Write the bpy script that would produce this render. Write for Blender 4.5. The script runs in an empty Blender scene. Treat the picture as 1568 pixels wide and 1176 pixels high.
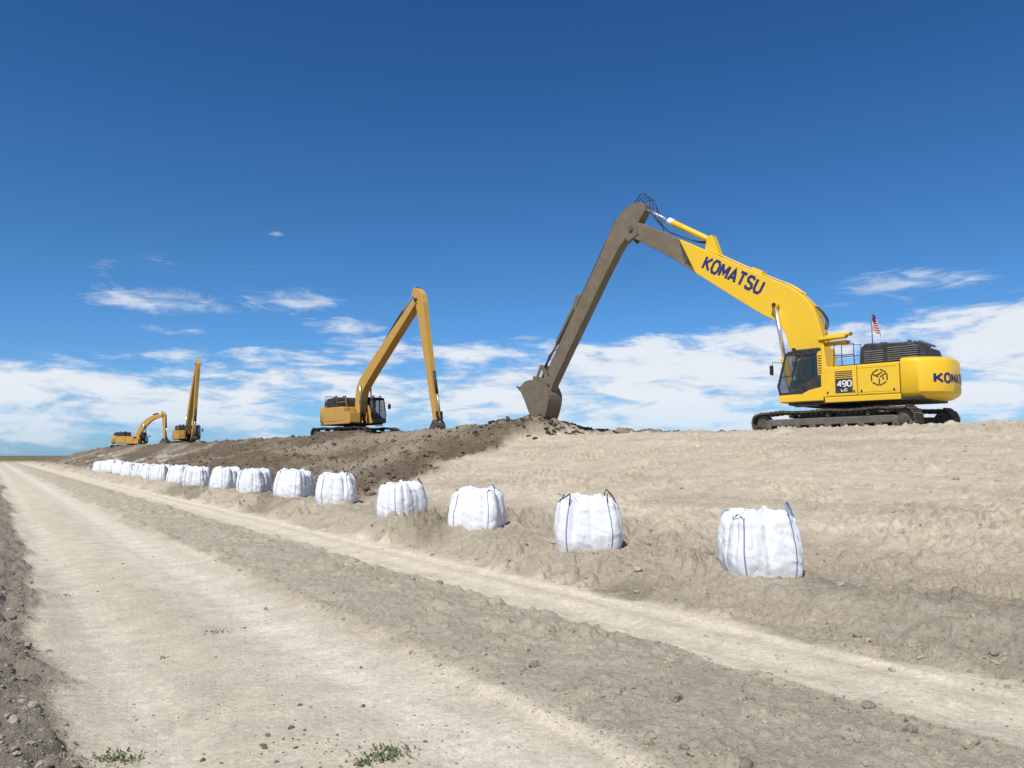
import bpy, math, random
import numpy as np
from mathutils import Vector, Matrix
random.seed(7); rng=np.random.default_rng(11)
scene=bpy.context.scene
COL=scene.collection
# ------------------------------------------------------------------ noise
def _h(ix,iy,seed):
    with np.errstate(over='ignore'):
        h=(ix.astype(np.int64)*374761393+iy.astype(np.int64)*668265263+seed*1442695041)&0xffffffff
        h=((h^(h>>13))*1274126177)&0xffffffff
        h=(h^(h>>16))&0xffffffff
        h=(h*2246822519)&0xffffffff
        h=(h^(h>>15))
    return h.astype(np.float64)/4294967295.0
def vn(x,y,seed=0):
    xi=np.floor(x);yi=np.floor(y);fx=x-xi;fy=y-yi
    fx=fx*fx*fx*(fx*(fx*6-15)+10);fy=fy*fy*fy*(fy*(fy*6-15)+10)
    a=_h(xi,yi,seed);b=_h(xi+1,yi,seed);c=_h(xi,yi+1,seed);d=_h(xi+1,yi+1,seed)
    return ((a*(1-fx)+b*fx)*(1-fy)+(c*(1-fx)+d*fx)*fy)*2-1
def fbm(x,y,o=4,seed=0,gain=.5):
    t=0;a=1;n=0
    ca,sa=math.cos(.6),math.sin(.6)
    for i in range(o):
        t=t+a*vn(x,y,seed+i*17);n+=a;a*=gain
        x,y=(x*ca-y*sa)*2.03+3.1,(x*sa+y*ca)*2.03+1.7
    return t/n
def lumps(x,y,cell,seed,dens=.6):
    X=x/cell;Y=y/cell;xi=np.floor(X);yi=np.floor(Y);out=np.zeros_like(X)
    for dx in(-1,0,1):
        for dy in(-1,0,1):
            cx=xi+dx;cy=yi+dy
            px=cx+_h(cx,cy,seed);py=cy+_h(cx,cy,seed+1)
            rr=.25+.6*_h(cx,cy,seed+2)**2
            ok=_h(cx,cy,seed+3)<dens
            q=1-((X-px)**2+(Y-py)**2)/(rr*rr)
            out=np.maximum(out,np.where(ok,np.sqrt(np.maximum(q,0))*rr,0))
    return out*cell
def ss(a,b,x):
    t=np.clip((x-a)/(b-a),0,1);return t*t*(3-2*t)
# ------------------------------------------------------------------ mesh helpers
def fast_mesh(name,V,F,smooth=True):
    V=np.asarray(V,dtype=np.float32);F=np.asarray(F,dtype=np.int32)
    k=F.shape[1];me=bpy.data.meshes.new(name)
    me.vertices.add(len(V));me.vertices.foreach_set('co',V.ravel())
    me.loops.add(F.size);me.loops.foreach_set('vertex_index',F.ravel())
    me.polygons.add(len(F));me.polygons.foreach_set('loop_start',np.arange(0,F.size,k,dtype=np.int32))
    me.polygons.foreach_set('use_smooth',np.full(len(F),smooth))
    me.update(calc_edges=True);me.validate()
    return me
def add(name,me,mat=None,parent=None):
    o=bpy.data.objects.new(name,me);COL.objects.link(o)
    if mat is not None:
        for m in (mat if isinstance(mat,(list,tuple)) else [mat]): me.materials.append(m)
    if parent: o.parent=parent
    return o
def empty(name,loc=(0,0,0),rz=0,parent=None):
    o=bpy.data.objects.new(name,None);COL.objects.link(o);o.location=loc;o.rotation_euler=(0,0,rz)
    o.empty_display_size=.3
    if parent:o.parent=parent
    return o
def bev(o,w,seg=2):
    if w>0:
        m=o.modifiers.new('b','BEVEL');m.width=w;m.segments=seg;m.limit_method='ANGLE';m.angle_limit=.6
        m.harden_normals=False
def pymesh(name,V,F,smooth=False):
    me=bpy.data.meshes.new(name);me.from_pydata([tuple(v) for v in V],[],F);me.update()
    import bmesh
    bm=bmesh.new();bm.from_mesh(me);bmesh.ops.recalc_face_normals(bm,faces=bm.faces);bm.to_mesh(me);bm.free()
    if smooth:
        for p in me.polygons:p.use_smooth=True
    return me
def prism(name,out,y0,y1,mat,parent,bevel=.02):
    n=len(out);V=[(x,y0,z) for x,z in out]+[(x,y1,z) for x,z in out]
    F=[tuple(range(n)),tuple(range(2*n-1,n-1,-1))]+[(i,(i+1)%n,(i+1)%n+n,i+n) for i in range(n)]
    o=add(name,pymesh(name,V,F),mat,parent);bev(o,bevel);return o
def box(name,x,y,z,mat,parent,bevel=.015,rot=None):
    o=prism(name,[(x[0],z[0]),(x[1],z[0]),(x[1],z[1]),(x[0],z[1])],y[0],y[1],mat,parent,bevel);return o
def frame_of(d):
    d=d.normalized();a=Vector((0,0,1)) if abs(d.z)<.9 else Vector((1,0,0))
    u=d.cross(a).normalized();return u,d.cross(u).normalized()
def cyl(name,p0,p1,r,mat,parent,n=18,r1=None,bevel=0):
    p0=Vector(p0);p1=Vector(p1);u,v=frame_of(p1-p0);r1=r if r1 is None else r1
    V=[];F=[]
    for p,rr in((p0,r),(p1,r1)):
        for i in range(n):
            a=2*math.pi*i/n;V.append(p+u*(math.cos(a)*rr)+v*(math.sin(a)*rr))
    F=[(i,(i+1)%n,(i+1)%n+n,i+n) for i in range(n)]+[tuple(range(n)),tuple(range(2*n-1,n-1,-1))]
    me=pymesh(name,V,F)
    for p in me.polygons:
        if len(p.vertices)==4:p.use_smooth=True
    o=add(name,me,mat,parent);bev(o,bevel);return o
def tube(name,pts,r,mat,parent,smooth=True,n=8):
    pts=[Vector(p) for p in pts]
    if smooth and len(pts)>2:
        P=[pts[0]]+pts+[pts[-1]];q=[]
        for i in range(1,len(P)-2):
            for k in range(6):
                t=k/6;a,b,c,d=P[i-1],P[i],P[i+1],P[i+2]
                q.append(.5*((2*b)+(c-a)*t+(2*a-5*b+4*c-d)*t*t+(3*b-a-3*c+d)*t**3))
        q.append(pts[-1]);pts=q
    V=[];F=[]
    u=None
    for i,p in enumerate(pts):
        d=(pts[min(i+1,len(pts)-1)]-pts[max(i-1,0)]).normalized()
        if u is None:u,v=frame_of(d)
        else:
            u=(u-d*u.dot(d)).normalized();v=d.cross(u)
        for k in range(n):
            a=2*math.pi*k/n;V.append(p+u*(math.cos(a)*r)+v*(math.sin(a)*r))
    for i in range(len(pts)-1):
        for k in range(n):
            F.append((i*n+k,i*n+(k+1)%n,(i+1)*n+(k+1)%n,(i+1)*n+k))
    F+=[tuple(range(n)),tuple(range(len(V)-1,len(V)-n-1,-1))]
    return add(name,pymesh(name,V,F,True),mat,parent)
# ------------------------------------------------------------------ materials
def newmat(name):
    m=bpy.data.materials.new(name);m.use_nodes=True;nt=m.node_tree;return m,nt,nt.nodes['Principled BSDF']
def paint(name,c,rough=.4,dirt=.35,dcol=(.30,.25,.18),metal=0,scale=3.0,coat=0.0):
    m,nt,b=newmat(name);N=nt.nodes;L=nt.links
    tc=N.new('ShaderNodeTexCoord')
    n1=N.new('ShaderNodeTexNoise');n1.inputs['Scale'].default_value=scale;n1.inputs['Detail'].default_value=8;n1.inputs['Roughness'].default_value=.65
    L.new(tc.outputs['Object'],n1.inputs['Vector'])
    r=N.new('ShaderNodeValToRGB');r.color_ramp.elements[0].position=.42;r.color_ramp.elements[1].position=.78
    r.color_ramp.elements[0].color=(0,0,0,1);r.color_ramp.elements[1].color=(dirt,dirt,dirt,1)
    L.new(n1.outputs[0],r.inputs[0])
    mx=N.new('ShaderNodeMix');mx.data_type='RGBA';mx.inputs[6].default_value=(*c,1);mx.inputs[7].default_value=(*dcol,1)
    L.new(r.outputs[0],mx.inputs[0]);L.new(mx.outputs[2],b.inputs['Base Color'])
    rr=N.new('ShaderNodeMapRange');rr.inputs[3].default_value=rough;rr.inputs[4].default_value=min(1,rough+.35)
    L.new(n1.outputs[0],rr.inputs[0]);L.new(rr.outputs[0],b.inputs['Roughness'])
    b.inputs['Metallic'].default_value=metal;b.inputs['Coat Weight'].default_value=coat
    return m
M={}
M['yellow']=paint('yellow_paint',(.82,.50,.008),.33,.25,(.45,.34,.16),coat=.2)
M['taupe']=paint('dusty_brown_steel',(.15,.115,.073),.55,.7,(.24,.19,.13),scale=2)
M['oyellow']=paint('ochre_paint',(.56,.31,.05),.5,.5,(.33,.27,.18))
M['black']=paint('black_steel',(.018,.018,.02),.5,.35,(.16,.13,.1))
M['hose']=paint('rubber_hose',(.02,.02,.02),.6,.25)
M['track']=paint('track_steel',(.06,.048,.038),.6,.8,(.20,.165,.12),scale=5)
M['frame']=paint('dusty_frame',(.11,.095,.08),.6,.9,(.22,.185,.14),scale=4)
M['chrome']=paint('chrome_rod',(.75,.75,.75),.18,.1,metal=.9)
M['white']=paint('white_paint',(.75,.75,.72),.5,.2)
M['navy']=paint('navy_decal',(.012,.022,.14),.4,.05)
M['red']=paint('red_cloth',(.45,.02,.03),.8,.05)
M['bluecloth']=paint('blue_cloth',(.02,.03,.16),.8,.05)
M['greyp']=paint('grey_paint',(.13,.13,.13),.5,.4)
def glassmat():
    m,nt,b=newmat('cab_glass');b.inputs['Base Color'].default_value=(.03,.05,.055,1);b.inputs['Roughness'].default_value=.04
    b.inputs['Alpha'].default_value=.5;b.inputs['Specular IOR Level'].default_value=.8;return m
M['glass']=glassmat()
def bagmat():
    m,nt,b=newmat('woven_polypropylene');N=nt.nodes;L=nt.links
    tc=N.new('ShaderNodeTexCoord')
    n=N.new('ShaderNodeTexNoise');n.inputs['Scale'].default_value=6;n.inputs['Detail'].default_value=6;n.inputs['Roughness'].default_value=.5;n.inputs['Distortion'].default_value=.8
    mp=N.new('ShaderNodeMapping');mp.inputs['Scale'].default_value=(1,1,.6)
    L.new(tc.outputs['Object'],mp.inputs[0]);L.new(mp.outputs[0],n.inputs['Vector'])
    bp=N.new('ShaderNodeBump');bp.inputs['Strength'].default_value=.75;bp.inputs['Distance'].default_value=.05
    L.new(n.outputs[0],bp.inputs['Height']);L.new(bp.outputs[0],b.inputs['Normal'])
    sp=N.new('ShaderNodeSeparateXYZ');L.new(tc.outputs['Object'],sp.inputs[0])
    ad=N.new('ShaderNodeMath');ad.operation='MULTIPLY_ADD';ad.inputs[1].default_value=.35;L.new(n.outputs[0],ad.inputs[0]);L.new(sp.outputs[2],ad.inputs[2])
    r=N.new('ShaderNodeMapRange');r.inputs[1].default_value=.12;r.inputs[2].default_value=.34;r.inputs[3].default_value=.4;r.inputs[4].default_value=0
    L.new(ad.outputs[0],r.inputs[0])
    mx=N.new('ShaderNodeMix');mx.data_type='RGBA';mx.inputs[6].default_value=(.72,.73,.75,1);mx.inputs[7].default_value=(.5,.45,.37,1)
    L.new(r.outputs[0],mx.inputs[0]);L.new(mx.outputs[2],b.inputs['Base Color'])
    b.inputs['Roughness'].default_value=.55
    return m
M['bag']=bagmat()
M['strap']=paint('blue_strap',(.16,.25,.42),.7,.3)
M['strapk']=paint('grey_strap',(.30,.35,.42),.7,.3)
M['loopk']=paint('dark_loop',(.03,.045,.09),.7,.2)
# ------------------------------------------------------------------ terrain
def u_b(s):return np.interp(s,[0,6,9.3,12.3,15.6,20,24,28,31,40,300],[8.0,7.84,7.7,7.55,7.6,7.87,7.98,7.93,7.7,7.6,7.6])
def z_b(s):return np.interp(s,[0,6,9,12,15,300],[.27,.30,.33,.39,.42,.42])
def u_c(s):return np.interp(s,[-50,0,35,80,110,400],[24,23,21,20,17,17])
PU=[-400,-8,-3,-.4,.1,.45,.75,1.2,1.8,2.4,2.75,3.05,3.4,4.2,4.85,5.1,5.5,5.8,6.1,6.4]
PZ=[-.1,-.05,-.04,.05,.08,.02,-.015,-.01,.012,-.01,-.012,.01,.075,.10,.06,.015,.02,.035,.02,.04]
def fresh(u,s):
    w=fbm(u*.35,s*.35,4,51)*2.2
    b=np.interp(u,[8.5,21,24,40],[20.5,29.5,30.5,33])
    return ss(-.6,.9,s-b+w)*ss(8.3,9.6,u+w*.25)
def masks(u,s):
    w=fbm(u*1.1,s*.7,4,5)*.22+fbm(u*.25,s*.18,3,6)*.2
    uu=u+w
    road=ss(.48,.72,uu)*(1-ss(2.95,3.2,uu))
    strip=ss(4.95,5.25,uu)*(1-ss(6.3,6.6,uu))
    left=1-ss(.45,.75,uu)
    mid=ss(2.95,3.3,uu)*(1-ss(4.9,5.2,uu))
    toe=ss(6.3,6.8,uu)*(1-ss(9.3,10.8,uu))
    return road,strip,left,mid,toe
def H(u,s):
    sh=(u_b(s)-7.7)
    v=u-sh*ss(6.2,7.2,u)*(1-ss(9,13,u))
    near=np.interp(u,PU,PZ)
    zb=z_b(s)
    z=near
    t=ss(6.4,7.25,v+.16*fbm(u*1.5,s*1.5,3,9));z=np.where(v>6.2,.04+(zb-.04)*t,z)
    dip=ss(8.25,9.0,v)*(1-ss(9.0,10.2,v));z=z-.10*dip
    uc=u_c(s);q=np.clip((u-9.2)/(uc-9.2),0,1)
    qs=q*(1.06-.06*q);qs=np.where(q>0.85,.85*(1.06-.06*.85)+(1-(1-(q-.85)/.15)**2)*(1-.85*(1.06-.06*.85)),qs)
    z=np.where(u>9.2,zb+(2.6-zb)*np.clip(qs,0,1),z)
    fr=fresh(u,s)
    z=z+.42*fr*ss(.55,1,q)
    z=z+.5*np.exp(-(((u-23.6)/2.6)**2+((s-32.6)/2.8)**2))
    bank=1-ss(40,52,u)
    z=np.where(u>30,z*bank,z)
    fade=1-ss(150,300,s)
    z=np.where(u>6.2,.04+(z-.04)*fade,z)
    # relief
    R=np.hypot(u,s)
    road,strip,left,mid,toe=masks(u,s)
    slope=ss(9.5,10.8,u)*(1-fr)
    calm=1-ss(300,700,R)
    z=z+.05*fbm(u*.5,s*.35,3,21)*(mid+toe+slope*1.6+left)
    z=z+.010*fbm(u*1.3,s*.6,4,22)*(road+strip)*1.5
    rough=left*1.0+mid*.75+toe*1.15+slope*.9+road*.05+strip*.08
    z=z+rough*(.036*fbm(u*5,s*5,4,31,.6))
    nz=ss(-.15,.5,fbm(u*.9,s*.7,3,33))
    z=z+(left*.6+mid*.5*nz+toe*1.1*(.3+nz)+slope*.6*(.25+nz))*lumps(u,s,.16,41,.5)
    z=z+(left*.5+mid*.35*nz+toe*1.0*nz+slope*.35*nz)*lumps(u+.3,s,.3,43,.35)*.8
    z=z+(left*.7+mid*.6+toe*.8+strip*.12+road*.06)*lumps(u+.7,s+.2,.07,45,.45)*.6
    # edges windrow
    z=z+.035*np.exp(-((u-3.2+fbm(s*.6,u*0,3,61)*.12)/.09)**2)*(.5+.8*vn(s*3,u*2,62))
    z=z+.05*np.exp(-((u-5.0+fbm(s*.5,u*0+4,3,63)*.15)/.1)**2)*(.4+.8*vn(s*3,u*2,64))
    # fresh spoil
    z=z+fr*calm*(.30*np.abs(fbm(u*.45,s*.45,4,71,.55))+.22*lumps(u,s,.9,73,.5)+.42*lumps(u,s,.42,74,.6)+.6*lumps(u+.1,s,.2,77,.7)-.04)
    z=z+fr*.10*fbm(u*2.0,s*.6,3,79)+fr*.06*fbm(u*4.0,s*4,3,78)
    # dozer tread prints on the smooth slope, rows running along the bank
    fu=(u+.2*fbm(u*.2,s*.15,3,80))/.62;row=np.floor(fu);fr_u=fu-row
    off=_h(row,row*0,90)*3
    g=.5+.5*np.sin((s+off+.12*np.sin(fr_u*6.28)+.05*vn(s*1.5,row,97))*2*math.pi/.3)
    gm=ss(.08,.2,fr_u)*(1-ss(.75,.9,fr_u))*ss(-.15,.35,fbm(u*.55,s*.22,3,91))
    z=z+slope*.065*(g**2)*gm*(1-ss(21.5,23,u)*.5)
    z=z+slope*.05*np.exp(-((fr_u-.95)/.07)**2)*ss(-.1,.4,vn(s*1.2,row*3,93))
    # faint tyre prints
    g2=np.sin(s*2*math.pi/.16)
    z=z+.006*g2*(ss(5.3,5.4,u)*(1-ss(5.7,5.8,u))+.6*ss(2.2,2.3,u)*(1-ss(2.65,2.75,u)))*ss(-.1,.3,vn(s*.6,u*.5,95))
    # shallow wheel ruts
    for c_,w_ in((2.45,.22),(.98,.18),(5.5,.16),(6.05,.12)):
        z=z-.014*np.exp(-((u-c_+.05*fbm(s*.3,u*0+c_,2,96))/w_)**4)*(1-ss(60,120,R))
    return z
az=np.concatenate([np.linspace(-8,76,1150),np.linspace(76,352,150)[1:-1]])
az=np.radians(az)
def seg(a,b,s0,s1):
    out=[a];x=a
    while x<b:
        t=(x-a)/(b-a);x+=s0+(s1-s0)*t;out.append(x)
    return out[:-1]
rad=seg(.4,3.4,.12,.06)+seg(3.4,9,.022,.035)+seg(9,18,.035,.07)+seg(18,46,.10,.14)+seg(46,150,.2,1.2)+seg(150,800,2,25)+seg(800,6000,60,500)+[6000]
rad=np.array(rad)
A,Rr=np.meshgrid(az,rad)
U=Rr*np.sin(A);S=Rr*np.cos(A)
Z=H(U,S)
nA=len(az);nR=len(rad)
V=np.stack([U.ravel(),S.ravel(),Z.ravel()],1)
i,j=np.meshgrid(np.arange(nR-1),np.arange(nA),indexing='ij');j2=(j+1)%nA
F=np.stack([(i*nA+j).ravel(),(i*nA+j2).ravel(),((i+1)*nA+j2).ravel(),((i+1)*nA+j).ravel()],1)[:,::-1]
me=fast_mesh('ground',V,F,True)
# colours
u=U.ravel();s=S.ravel();R=np.hypot(u,s)
road,strip,left,mid,toe=masks(u,s);fr=fresh(u,s)
def cc(*c):return np.array(c)[None,:]
base=np.ones((len(u),1))*cc(.51,.435,.325)
def mixc(b,c,m):m=np.clip(m,0,1)[:,None];return b*(1-m)+cc(*c)*m
base=mixc(base,(.50,.43,.325),mid*.9)
base=mixc(base,(.48,.41,.31),toe*(.4+.5*ss(-.3,.4,fbm(u*.5,s*.5,3,101))))
base=mixc(base,(.24,.20,.145),toe*ss(.05,.42,fbm(u*.45+7,s*.3,4,102))*.75)
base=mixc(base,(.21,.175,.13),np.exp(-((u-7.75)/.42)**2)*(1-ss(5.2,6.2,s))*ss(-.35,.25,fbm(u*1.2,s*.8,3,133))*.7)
base=mixc(base,(.33,.285,.225),left*.95)
pale=ss(-.1,.5,fbm(u*1.2,s*.25,3,103))
base=mixc(base,(.60,.525,.405),road*(.75+.25*pale))
wh=np.exp(-((u-2.45)/.38)**2)+np.exp(-((u-.95)/.25)**2)*.5
base=mixc(base,(.70,.63,.505),road*wh*.75)
base=mixc(base,(.44,.375,.28),road*np.exp(-((u-1.75)/.35)**2)*ss(-.2,.5,fbm(u*1.5,s*.5,4,104))*.4)
base=mixc(base,(.44,.375,.28),road*np.exp(-((u-.75)/.2)**2)*ss(-.2,.5,fbm(u*1.5+5,s*.6,4,124))*.5)
base=mixc(base,(.66,.58,.45),strip*.85)
frm=ss(-.35,.3,fbm(u*.3,s*.22,4,105)+.15)
base=mixc(base,(.165,.125,.085),fr*(.6+.4*frm))
rp=ss(9,11,u)*(1-ss(17,19,u))*np.exp(-((s-(u-9)*.9-27.5)/2.2)**2)
base=mixc(base,(.40,.335,.245),rp*.75)
sl=ss(9.5,11,u)*(1-fr)
base=mixc(base,(.58,.505,.39),sl*ss(0,.5,fbm(u*.9,s*.12,4,106))*.7)
base=mixc(base,(.38,.32,.235),sl*ss(.1,.5,fbm(u*.6+9,s*.2,4,107))*.5)
ff=ss(180,330,R);base=mixc(base,(.16,.15,.075),ff)
lf=(1-ss(-14,-7,u))*ss(40,90,R);base=mixc(base,(.17,.14,.08),lf)
base=mixc(base,(.5,.46,.38),ss(9,11,u)*(1-ss(14,17,u))*ss(62,75,s)*(1-ss(120,160,s))*ss(.05,.35,fbm(u*.6,s*.2,3,109))*.8)
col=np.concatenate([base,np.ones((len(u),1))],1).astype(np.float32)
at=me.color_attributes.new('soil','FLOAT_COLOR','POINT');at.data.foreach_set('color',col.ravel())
ra=me.attributes.new('rough','FLOAT','POINT')
ra.data.foreach_set('value',np.clip(.5+left*.6+mid*.25+toe*.4+fr*.6-road*.15-strip*.12,0,1.4).astype(np.float32))
def groundmat():
    m,nt,b=newmat('dry_soil');N=nt.nodes;L=nt.links
    at=N.new('ShaderNodeAttribute');at.attribute_name='soil'
    ar=N.new('ShaderNodeAttribute');ar.attribute_name='rough'
    tc=N.new('ShaderNodeTexCoord')
    def noise(sc,det=6,ro=.6):
        n=N.new('ShaderNodeTexNoise');n.inputs['Scale'].default_value=sc;n.inputs['Detail'].default_value=det;n.inputs['Roughness'].default_value=ro
        L.new(tc.outputs['Object'],n.inputs['Vector']);return n.outputs[0]
    n1=noise(2.3,9,.68);n2=noise(19,6,.7);n3=noise(75,4,.7)
    def mp(x,a,b_,c,d):
        r=N.new('ShaderNodeMapRange');L.new(x,r.inputs[0]);r.inputs[1].default_value=a;r.inputs[2].default_value=b_;r.inputs[3].default_value=c;r.inputs[4].default_value=d;return r.outputs[0]
    def mt(op,x,y):
        q=N.new('ShaderNodeMath');q.operation=op
        for k,vv in enumerate((x,y)):
            if isinstance(vv,(int,float)):q.inputs[k].default_value=vv
            else:L.new(vv,q.inputs[k])
        return q.outputs[0]
    f=mt('MULTIPLY',mp(n1,.3,.7,.82,1.16),mp(n2,.3,.7,.80,1.17));f=mt('MULTIPLY',f,mp(n3,.3,.7,.78,1.2))
    v=N.new('ShaderNodeVectorMath');v.operation='SCALE';L.new(at.outputs['Color'],v.inputs[0]);L.new(f,v.inputs['Scale'])
    L.new(v.outputs[0],b.inputs['Base Color'])
    h=mt('ADD',mt('MULTIPLY',n2,.055),mt('MULTIPLY',n3,.024));h=mt('ADD',h,mt('MULTIPLY',n1,.06))
    h=mt('MULTIPLY',h,ar.outputs['Fac'])
    bp=N.new('ShaderNodeBump');bp.inputs['Strength'].default_value=1;bp.inputs['Distance'].default_value=1
    L.new(h,bp.inputs['Height']);L.new(bp.outputs[0],b.inputs['Normal'])
    b.inputs['Roughness'].default_value=.95;b.inputs['Specular IOR Level'].default_value=.15
    return m
gm=groundmat()
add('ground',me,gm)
def hz(x,y):return float(H(np.array([float(x)]),np.array([float(y)]))[0])
# ------------------------------------------------------------------ clods
import bmesh
def ico(sub):
    bm=bmesh.new();bmesh.ops.create_icosphere(bm,subdivisions=sub,radius=1)
    v=np.array([x.co[:] for x in bm.verts]);f=np.array([[q.index for q in x.verts] for x in bm.faces]);bm.free();return v,f
def mkshapes(sub):
    iv,f=ico(sub);out=[]
    for k in range(14):
        n=fbm(iv[:,0]*1.3+k*7,iv[:,1]*1.3+iv[:,2]*1.7+k*3,3,200+k)
        out.append(iv*(1+.5*n)[:,None]*np.array([1,rng.uniform(.6,.95),rng.uniform(.5,.8)]))
    return out,f
SH={1:mkshapes(1),2:mkshapes(2)}
def scatter(name,pu,psz,size,mat,tint,sub=2):
    shapes,if_=SH[sub];sh=np.array(shapes)
    n=len(pu);zz=H(pu,psz);k=rng.integers(0,14,n);t=rng.uniform(0,6.28,n);ct,st=np.cos(t)[:,None],np.sin(t)[:,None]
    q=sh[k];x=q[:,:,0]*ct-q[:,:,1]*st;y=q[:,:,0]*st+q[:,:,1]*ct;r=size[:,None]
    VV=np.stack([x*r+pu[:,None],y*r+psz[:,None],q[:,:,2]*r+zz[:,None]+r*.1],2).reshape(-1,3)
    nv=q.shape[1];FF=(if_[None]+(np.arange(n)*nv)[:,None,None]).reshape(-1,3)
    me=fast_mesh(name,VV,FF,False)
    cl=np.array(tint)[None]*rng.uniform(.65,1.12,n)[:,None];cl=np.repeat(np.concatenate([cl,np.ones((n,1))],1),nv,axis=0)
    at=me.color_attributes.new('soil','FLOAT_COLOR','POINT');at.data.foreach_set('color',cl.astype(np.float32).ravel())
    ra=me.attributes.new('rough','FLOAT','POINT');ra.data.foreach_set('value',np.full(n*nv,.5,np.float32))
    add(name,me,mat)
def pts(n,smax=26):
    a=np.radians(rng.uniform(-3,74,n));r=3.2*(smax/3.2)**rng.uniform(0,1,n)
    return r*np.sin(a),r*np.cos(a)
def field(n,smax,k_):
    pu,ps=pts(n,smax)
    rd,stp,lf_,md,te=masks(pu,ps)
    clump=ss(0,.5,fbm(pu*1.2,ps*.9,3,301))
    edge=np.exp(-((pu-3.25)/.15)**2)+np.exp(-((pu-5.0)/.12)**2)+np.exp(-((pu-6.55)/.2)**2)
    p=lf_*.45+md*(.08+.2*clump)+te*(.12+.4*clump)+rd*.02*(.3+clump)+stp*.02+ss(9.8,11,pu)*(.06+.2*clump)+edge*.3
    keep=rng.uniform(0,1,n)<p*k_
    return pu[keep],ps[keep]
pu,ps=field(70000,28,.35)
big=np.minimum(.009*rng.pareto(2.2,len(pu))+.010,.06)*(1-.45*masks(pu,ps)[0])
scatter('soil_clods',pu,ps,big,gm,(.45,.385,.29))
pu,ps=field(110000,18,.9)
scatter('pebbles',pu,ps,rng.uniform(.004,.012,len(pu)),gm,(.47,.405,.31),1)
pu=rng.normal(1.75,.3,70);ps=rng.normal(4.6,.45,70)
pu=np.concatenate([pu,rng.uniform(.8,2.9,60)]);ps=np.concatenate([ps,rng.uniform(4,16,60)])
scatter('road_clods',pu,ps,np.minimum(.006*rng.pareto(2.0,130)+.006,.022),gm,(.24,.20,.145))
# fresh spoil clods
a=np.radians(rng.uniform(4,40,9000));r=rng.uniform(20,75,9000);pu,ps=r*np.sin(a),r*np.cos(a)
k=(fresh(pu,ps)>.5)&(pu>9)&(pu<30);pu,ps=pu[k],ps[k]
scatter('spoil_clods',pu,ps,np.minimum(.03*rng.pareto(2.4,len(pu))+.035,.18),gm,(.165,.125,.085))
a=rng.normal(0,1,(260,2));pu=23.3+a[:,0]*1.9;ps=32.2+a[:,1]*2.2
scatter('digging_spoil',pu,ps,rng.uniform(.05,.17,260),gm,(.11,.08,.054))
# ------------------------------------------------------------------ grass tufts
def tufts():
    V=[];F=[]
    spots=[(2.02,4.3,.12,190),(1.85,4.25,.05,50),(.70,5.15,.12,150),(1.95,8.15,.10,35),(.84,11.4,.12,45),(1.35,7.4,.03,10)]
    for (x,y,r,n) in spots:
        px=x+rng.normal(0,r,n)*.7;py=y+rng.normal(0,r,n)*.6;pz=H(px,py)
        for a,b,c in zip(px,py,pz):
            h=rng.uniform(.008,.022);t=rng.uniform(0,6.28);w=.006;lx,ly=math.cos(t)*h*1.4,math.sin(t)*h*1.4
            k=len(V);V+= [(a-w*math.sin(t),b+w*math.cos(t),c-.003),(a+w*math.sin(t),b-w*math.cos(t),c-.003),(a+lx*.5+w*.9*math.sin(t),b+ly*.5-w*.9*math.cos(t),c+h*.8),(a+lx,b+ly,c+h)]
            F+=[(k,k+1,k+2),(k,k+2,k+3)]
    m=paint('weed_green',(.08,.125,.04),.8,.4,(.22,.2,.09))
    add('grass_tufts',fast_mesh('grass_tufts',V,F,False),m)
tufts()
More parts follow.
